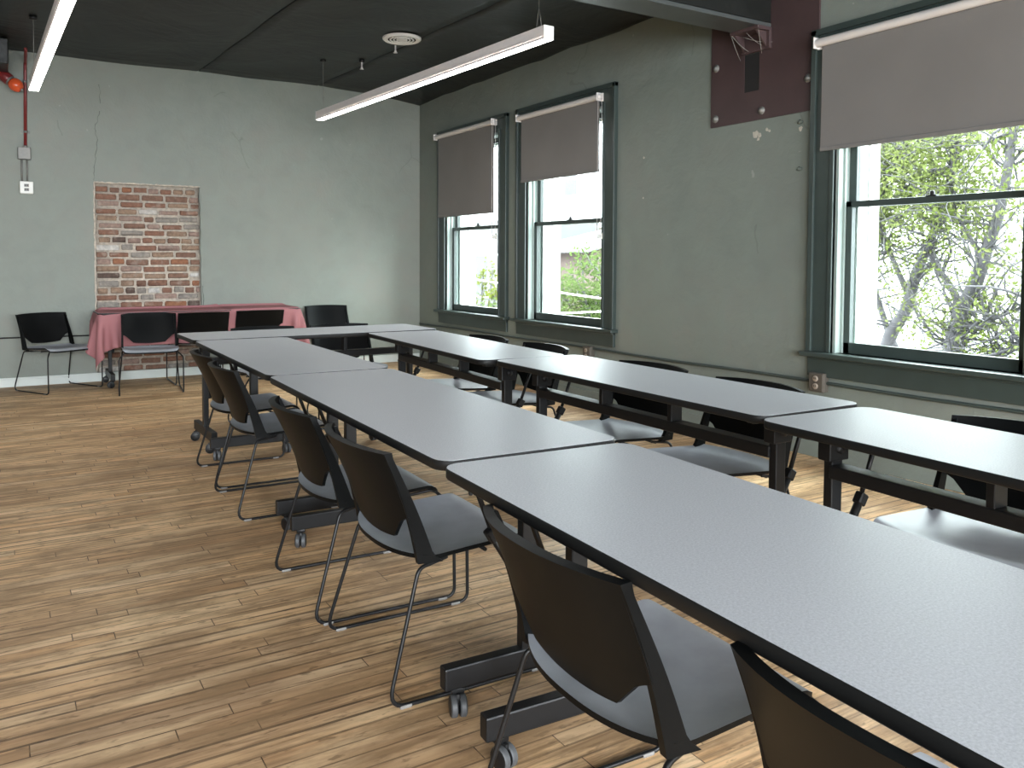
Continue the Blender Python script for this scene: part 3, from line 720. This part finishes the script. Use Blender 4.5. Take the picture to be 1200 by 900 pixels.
# ------------------------------------------------------------------ sled-base chair (faces local +x, origin on the floor)
CH = .712
def back_x(z):          # lean of the back, side profile
    t = (z - .385) / (CH - .385)
    return -.165 - .105 * t + .012 * math.sin(PI * max(0, min(1, t)))
def make_chair(label):
    e = tag(empty('sled_base_chair', (0, 0, 0)), label, 'chair', None)
    # seat
    n, m = 22, 22; top = []; bot = []
    for i in range(n + 1):
        u = i / n; rt = []; rb = []
        for j in range(m + 1):
            v = 2 * j / m - 1
            xr = -.150 - .068 * (1 - abs(v) ** 2.4); xf = .222 + .018 * (1 - v ** 4)
            x = xr + (xf - xr) * u
            hw = .249 - .010 * u
            if u > .93: hw -= .02 * ((u - .93) / .07) ** 2
            y = v * hw
            z = .398 + .020 * u - .020 * (1 - v * v) * math.sin(PI * min(1, u * 1.0)) ** .8
            z += .010 * max(0, 1 - u / .14) ** 2                       # rear lip turns up
            z -= .030 * max(0, (u - .86) / .14) ** 2                    # waterfall front
            z += .006 * abs(v) ** 6
            rt.append((x, y, z)); rb.append((x, y * .992, z - .013))
        top.append(rt); bot.append(rb)
    bm = bmesh.new(); slab(bm, top, bot, 0, 1)
    for fc in bm.faces:
        if fc.material_index == 0 and fc.calc_center_median().z < .0: pass
    build('seat', bm, [M_seat, M_plas], e, True, .9)
    # side posts rising from the seat corners
    for s in (-1, 1):
        top = []; bot = []
        for i in range(19):
            t = i / 18; z = .388 + (CH - .006 - .388) * t; x = back_x(z)
            w = .026 + .030 * (1 - t) ** 1.5 ; f = max(0, 1 - t / .12)
            y = s * (.249 - .008 * t)
            rt = []; rb = []
            for q in range(5):
                g = q / 4; xx = x + w * g + .022 * f * f * g
                zz = z - (.004 * g if t < .98 else .004 * g)
                rt.append((xx, y, zz)); rb.append((xx + .001, y - s * (.014 + .006 * (1 - t)), zz))
            top.append(rt); bot.append(rb)
        bm = bmesh.new(); slab(bm, top, bot); build('side_post', bm, M_plas, e, True, .7)
    # back panel: full width above, a chamfered tongue below
    n, m = 26, 24; top = []; bot = []
    for i in range(n + 1):
        t = i / n; z = .443 + (CH - .443) * t; rt = []; rb = []
        zr = z
        if z >= .522: hw = .246
        elif z >= .512: hw = .212 + (.246 - .212) * (z - .512) / .010
        else: hw = .142 + .070 * (z - .443) / .069
        for j in range(m + 1):
            v = 2 * j / m - 1; y = v * hw
            bulge = (.030 + .034 * t) * (1 - abs(y / .249) ** 2.2)
            zz = zr - (.010 * (1 - v * v) * (1 - t)) + (.006 * (1 - v * v) * t)
            x = back_x(zr) + .004 - bulge
            rt.append((x, y, zz)); rb.append((x + .011 + .013 * t ** 5, y, zz + .002 * t ** 5))
        top.append(rt); bot.append(rb)
    bm = bmesh.new(); slab(bm, top, bot); build('backrest', bm, M_plas, e, True, .8)
    # wire sled: one loop each side
    for s in (-1, 1):
        y0, y1 = s * .20, s * .272
        path = [(.10, s * .215, .388), (.205, s * .215, .396), (.262, y1, .34), (.266, y1, .0065), (-.268, y1, .0065), (-.160, s * .238, .372), (-.06, s * .215, .382)]
        bm = bmesh.new(); tube(bm, fillet(path, [0, .03, .05, .035, .045, .035, 0], 6), .0062, 8)
        lg = build('sled_leg', bm, M_wire, e, True, 1.2)
        for gx in (.215, -.215):
            bm = bmesh.new(); box(bm, gx - .018, gx + .018, y1 - .008, y1 + .008, -.0, .010, bev=.003); build('glide', bm, M_glide, lg)
    for gx, gz in ((.07, .380), (-.09, .374)):
        bm = bmesh.new(); tube(bm, [(gx, -.214, gz), (gx, .214, gz)], .006, 8); build('crossbar', bm, M_wire, e)
    bm = bmesh.new(); tube(bm, fillet([(-.215, -.262, .16 + .1), (-.215 + .0, -.258, .262), (-.215, .258, .262), (-.215, .262, .26)], .0), .005, 8)
    bm.free()
    return e
CHAIRS = [
 # front direction angle (deg), centre x, y, label, group
 (0, .10, -4.80, 'black shell chair cut off at the bottom edge, only its backrest top showing', 'L'),
 (-3, .115, -4.083, 'largest black shell chair in the foreground, pushed against the nearest table', 'L'),
 (-1.5, .135, -3.045, 'black shell chair second in front of the near table joint, its grey seat showing', 'L'),
 (-2, .130, -2.440, 'black shell chair close behind the second nearest one, over the joined table feet', 'L'),
 (-1, .175, -1.178, 'black shell chair in the left row paired with the farthest chair, backs overlapping', 'L'),
 (-1, .205, -.565, 'farthest black shell chair of the left row, next to the crosswise table corner', 'L'),
 (180, 1.595, -.50, 'farthest black chair of the window-side row, under the window nearest the corner', 'R'),
 (178, 1.625, -1.135, 'black chair second from the corner in the window-side row, below the middle window', 'R'),
 (180, 1.560, -2.195, 'black chair behind the middle window-side table, left of the two there', 'R'),
 (177, 1.535, -2.885, 'black chair behind the middle window-side table, beside the conduit outlet box', 'R'),
 (180, 1.560, -3.985, 'black chair behind the window-side table at the right edge of the photo', 'R'),
 (-90, .72, .80, 'black chair behind the crosswise table, mostly hidden, only its top edge showing', 'C'),
 (-91, 1.335, .78, 'black chair behind the crosswise table seen through the gap under the tabletop', 'C'),
 (-60, -.575, 3.43, 'leftmost black chair standing in front of the bare green wall', 'P'),
 (-96, .165, 2.90, 'black chair facing the room in front of the rose cloth and brick patch', 'P'),
 (90, .70, 3.36, 'black chair with its back to the camera at the middle of the rose tablecloth', 'P'),
 (90, 1.28, 3.43, 'black chair with its back to the camera near the right end of the rose tablecloth', 'P'),
 (-92, 2.16, 3.44, 'black chair against the green wall just right of the rose tablecloth', 'P'),
]
GR = {'L': 'chairs along the left table row', 'R': 'chairs along the window-side table row', 'C': 'chairs behind the crosswise table', 'P': 'chairs along the brick patch wall'}
proto = None
for a, x, y, lab, g in CHAIRS:
    if proto is None: proto = make_chair(lab); o = proto
    else: o = copy_tree(proto)
    o.location = (x, y, 0); o.rotation_euler = (0, 0, math.radians(a)); o['label'] = lab; o['group'] = GR[g]

# ------------------------------------------------------------------ outside
GZ = -4.2
bm = bmesh.new(); box(bm, XW + WT, 60, -30, 80, GZ - .2, GZ); struct(build('ground', bm, M_ground))
def limb(bm, pts, r0, r1, n=8):
    pts = [Vector(p) for p in pts]; Q = []
    for i in range(len(pts) - 1):
        p0, p1, p2, p3 = pts[max(i - 1, 0)], pts[i], pts[i + 1], pts[min(i + 2, len(pts) - 1)]
        for k in range(5):
            t = k / 5; Q.append(.5 * ((2 * p1) + (p2 - p0) * t + (2 * p0 - 5 * p1 + 4 * p2 - p3) * t * t + (3 * p1 - p0 - 3 * p2 + p3) * t ** 3))
    Q.append(pts[-1]); m = len(Q)
    tube(bm, Q, r0, n, radii=[r0 + (r1 - r0) * i / (m - 1) for i in range(m)]); return Q
def leaf(bm, c, s, rg):
    d = Vector((rg.gauss(0, 1), rg.gauss(0, 1), rg.gauss(-.3, .8))).normalized(); n = d.orthogonal().normalized(); n.rotate(Matrix.Rotation(rg.uniform(0, 6.28), 3, d)); b = d.cross(n)
    l, w = s, s * .5
    P = [c, c + d * l * .45 + n * w * .5 + b * .1 * s, c + d * l, c + d * l * .45 - n * w * .5 + b * .1 * s]
    bm.faces.new([bm.verts.new(q) for q in P])
def tree(label, limbs, leafm, seed, nt, spread, lsize, nleaf, base, group=None, name='tree', zsparse=-9):
    rg = random.Random(seed); e = tag(empty(name, base), label, 'tree', group); B = Vector(base)
    bm = bmesh.new(); twigs = []
    for pts, r0, r1 in limbs:
        Q = limb(bm, [Vector(p) - B for p in pts], r0, r1)
        for _ in range(nt):
            q = Q[rg.randrange(len(Q) // 3, len(Q))]; L = rg.uniform(.35, 1.0) * spread
            d = Vector((rg.gauss(0, .8), rg.gauss(0, 1), rg.gauss(.35, .7))).normalized()
            a = q; pp = [a]
            for k in range(4):
                d = (d + Vector((rg.gauss(0, .3), rg.gauss(0, .3), rg.gauss(.05, .25)))).normalized(); a = a + d * L / 4; pp.append(a)
            rr = rg.uniform(.008, .022); tube(bm, pp, rr, 5, radii=[rr, rr * .8, rr * .6, rr * .4, rr * .2]); twigs += pp[1:]
    build('trunk', bm, M_bark, e)
    bm = bmesh.new()
    for _ in range(nleaf):
        c = twigs[rg.randrange(len(twigs))]
        if (B + c).z < zsparse and rg.random() > .16 + .30 * max(0, (B + c).z + .4) / 2: continue
        leaf(bm, c + Vector((rg.gauss(0, .13), rg.gauss(0, .13), rg.gauss(0, .13))) * spread, rg.uniform(.6, 1.3) * lsize, rg)
    build('foliage', bm, leafm, e); return e
# tree outside the nearest window (trunks rise from the pavement)
tree('spring tree with forking grey trunks outside the nearest window', [
  ([(9.0, .62, GZ), (9.0, .52, -1.6), (9.0, .36, 0.0), (9.0, .30, .35), (9.0, .24, .68)], .15, .11),
  ([(9.0, .24, .66), (8.9, .06, .95), (8.7, -.17, 1.35), (8.6, -.38, 1.9), (8.5, -.55, 2.8)], .10, .04),
  ([(9.0, .24, .66), (9.1, .46, .95), (9.1, .72, 1.35), (9.2, .70, 1.9), (9.2, .9, 3.0)], .05, .018),
  ([(9.6, 2.0, GZ), (9.6, 1.85, -1.6), (9.5, 1.55, .05), (9.4, 1.22, .6), (9.3, 1.02, 1.1), (9.3, .80, 1.65), (9.2, .55, 2.3), (9.2, .45, 3.2)], .12, .03),
  ([(9.4, 1.10, .65), (9.3, 1.35, 1.25), (9.3, 1.55, 1.8), (9.3, 1.5, 2.6)], .045, .015),
  ([(9.5, 1.42, .05), (9.5, 1.62, .5), (9.4, 1.72, 1.1), (9.4, 1.66, 1.9), (9.4, 1.8, 2.8)], .05, .02),
  ([(9.0, .43, .35), (8.9, .1, .42), (8.8, -.3, .62), (8.7, -.9, .9)], .03, .012),
  ([(9.2, -.3, -1.2), (9.1, -.1, .0), (9.0, -.35, .25), (8.9, -.8, .5)], .05, .03),
  ([(9.0, .75, -1.4), (9.0, .2, -.7), (9.2, -.3, -1.2)], .06, .05),
  ([(9.3, .80, 1.65), (9.3, 1.2, 2.2), (9.3, 1.4, 3.0)], .03, .012), ([(8.7, -.10, 1.35), (8.8, .3, 2.0), (8.8, .3, 2.9)], .03, .012)],
  M_leaf, 11, 62, 1.25, .064, 30000, (9.3, .9, GZ), None, 'tree', 1.75)
# bushy trees beyond the middle and corner windows
def bush(label, c, h, r, leafm, seed, n, name='tree'):
    rg = random.Random(seed); L = []
    for k in range(7):
        a = rg.uniform(0, 6.28); L.append(([(c[0], c[1], GZ), (c[0] + .1, c[1], GZ + h * .35), (c[0] + r * .5 * math.cos(a), c[1] + r * .5 * math.sin(a), GZ + h * .65), (c[0] + r * math.cos(a) * .8, c[1] + r * math.sin(a) * .8, GZ + h * rg.uniform(.8, 1.0))], .10, .02))
    return tree(label, L, leafm, seed, 26, r * .55, .16, n, (c[0], c[1], GZ), None, name)
bush('bushy green tree outside the middle window', (14.2, 13.6, 0), 5.6, 2.0, M_leaf2, 21, 5200)
bush('low green tree beyond the middle window at the left', (16.0, 17.4, 0), 4.3, 1.8, M_leaf2, 23, 3000)
bush('yellow-green tree outside the window nearest the corner', (14.5, 21.6, 0), 5.2, 1.1, M_leaf3, 25, 2200)
bush('thin grey-green tree outside the window nearest the corner', (13.0, 18.4, 0), 4.0, 1.2, M_leaf2, 27, 1200)
# buildings over the street
def building(label, x0, x1, y0, y1, zt, wallc, nwin, winz, cornice, roofc=None):
    e = tag(empty('building', (x0, y0, GZ)), label, 'building')
    Mw = plain('facade_%d' % R.randrange(10 ** 6), wallc, .9, var=.08, nscale=2); dx, dy, dz = x1 - x0, y1 - y0, zt - GZ
    bm = bmesh.new(); box(bm, 0, dx, 0, dy, 0, dz); build('wall', bm, Mw, e)
    for k in range(nwin):
        yc = dy * (k + .5) / nwin; f = bmesh.new(); w = min(.8, dy / nwin * .28)
        box(f, -.05, .02, yc - w - .08, yc + w + .08, winz[0] - GZ - .1, winz[1] - GZ + .1, bev=.01); fr = build('window', f, M_white, e)
        g = bmesh.new(); box(g, -.06, -.04, yc - w, yc + w, winz[0] - GZ, winz[1] - GZ); build('pane', g, plain('grey_pane', (.03, .032, .034), .15), fr)
    if cornice:
        bm = bmesh.new(); box(bm, -.35, 0, -.3, dy + .3, dz - .45, dz + .05, bev=.04); box(bm, -.2, 0, -.2, dy + .2, dz - .8, dz - .45, bev=.03)
        for k in range(int(dy / .5)): box(bm, -.3, -.02, k * .5 + .1, k * .5 + .28, dz - .62, dz - .45)
        build('cornice', bm, plain('ochre_cornice', cornice, .8), e)
    if roofc:
        bm = bmesh.new(); t = []; b = []
        for i in range(int(dy / .12) + 2):
            y = -.2 + i * .12; o = .03 * (i % 2); t.append([(-.5, y, dz - .15 + o), (dx, y, dz + 1.2 + o)]); b.append([(-.5, y, dz - .2 + o), (dx, y, dz + 1.15 + o)])
        slab(bm, t, b, smooth=False); build('roof', bm, plain('corrugated_roof', roofc, .6), e)
    return e
building('tall pale building with an ochre cornice across the street beyond the middle window', 26, 34, 22, 38.0, 2.9, (.085, .082, .072), 4, (-2.5, -.6), (.050, .043, .028))
building('white upper block rising behind the ochre cornice', 35, 44, 15.5, 46, 12, (.5, .5, .49), 6, (6, 8), None)
building('low pinkish brick building with a corrugated roof across the street', 19, 24.5, 20.3, 25.5, 1.72, (.075, .050, .044), 2, (-2.6, -1.2), None, (.050, .050, .052))
building('white porch building beyond the window nearest the corner', 20, 25, 27.5, 40, 3.2, (.085, .085, .085), 6, (-.6, 1.45), None)
building('long white building behind the tree at the nearest window', 26, 36, -10, 14, -.8, (.32, .32, .32), 7, (-3.6, -2.0), None)
# utility wires across the street
for k, (a, b, sag) in enumerate((((10.6, 2, .1), (10.6, 30, 1.9), .25), ((10.8, 2, .75), (10.8, 30, -1.25), .2))):
    bm = bmesh.new(); a, b = Vector(a), Vector(b)
    tube(bm, [a.lerp(b, i / 30) - Vector((0, 0, sag * math.sin(PI * i / 30))) for i in range(31)], .022, 5)
    tag(build('utility_wire', bm, M_white), ['upper pale utility wire crossing the middle window view', 'lower pale utility wire sloping across the middle window view'][k], 'wire')

# ------------------------------------------------------------------ daylight
w = bpy.data.worlds.new('overcast'); scene.world = w; w.use_nodes = True; nt = w.node_tree; nt.nodes.clear()
out = nt.nodes.new('ShaderNodeOutputWorld'); bg = nt.nodes.new('ShaderNodeBackground'); tc = nt.nodes.new('ShaderNodeTexCoord'); sp = nt.nodes.new('ShaderNodeSeparateXYZ'); rp = nt.nodes.new('ShaderNodeValToRGB')
nt.links.new(tc.outputs['Generated'], sp.inputs[0]); mp = nt.nodes.new('ShaderNodeMapRange'); mp.inputs[1].default_value = 0.0; mp.inputs[2].default_value = 1
nt.links.new(sp.outputs[2], mp.inputs[0]); nt.links.new(mp.outputs[0], rp.inputs[0])
rp.color_ramp.elements[0].color = (.40, .43, .46, 1); rp.color_ramp.elements[0].position = .0; rp.color_ramp.elements[1].color = (1.42, 1.5, 1.56, 1); rp.color_ramp.elements[1].position = .85
nt.links.new(rp.outputs[0], bg.inputs[0]); bg.inputs[1].default_value = 7.4; nt.links.new(bg.outputs[0], out.inputs[0])
def portal(loc, rot, sx, sy):
    l = bpy.data.lights.new('window_portal', 'AREA'); l.shape = 'RECTANGLE'; l.size = sx; l.size_y = sy; l.cycles.is_portal = True
    o = bpy.data.objects.new('window_portal', l); COL.objects.link(o); o.location = loc; o.rotation_euler = rot
for a, b, c, d in WIN + WINB: portal((XW + WT + .02, (a + b) / 2, (c + d) / 2), (0, PI / 2, 0), d - c, a - b)
for a, b, c, d in FWIN: portal(((a + b) / 2, YF - WT - .02, (c + d) / 2), (PI / 2, 0, 0), b - a, d - c)

# ------------------------------------------------------------------ camera (vertical-shift lens, slightly lowered)
cd = bpy.data.cameras.new('camera'); cam = bpy.data.objects.new('camera', cd); COL.objects.link(cam); scene.camera = cam
yaw, pitch, roll = .5392, .0433, .0039
f = Vector((math.sin(yaw) * math.cos(pitch), math.cos(yaw) * math.cos(pitch), -math.sin(pitch))); r = Vector((math.cos(yaw), -math.sin(yaw), 0)); u = r.cross(f)
rr = r * math.cos(roll) + u * math.sin(roll); uu = -r * math.sin(roll) + u * math.cos(roll)
Mc = Matrix((rr, uu, -f)).transposed().to_4x4(); Mc.translation = (-1.0334, -5.3453, 1.2479); cam.matrix_world = Mc
cd.sensor_width = 36; cd.lens = 959.93 / 1200 * 36; cd.shift_x = 25.13 / 1200; cd.shift_y = -104.04 / 1200; cd.clip_start = .02; cd.clip_end = 300

# ------------------------------------------------------------------ view
vs = scene.view_settings; vs.view_transform = 'Standard'; vs.look = 'None'; vs.gamma = 1; vs.use_curve_mapping = False; vs.exposure = 2.88
cy = scene.cycles; cy.max_bounces = 10; cy.diffuse_bounces = 5; cy.glossy_bounces = 4; cy.transparent_max_bounces = 12; cy.caustics_reflective = False; cy.caustics_refractive = False
cy.use_denoising = True; cy.sample_clamp_indirect = 0
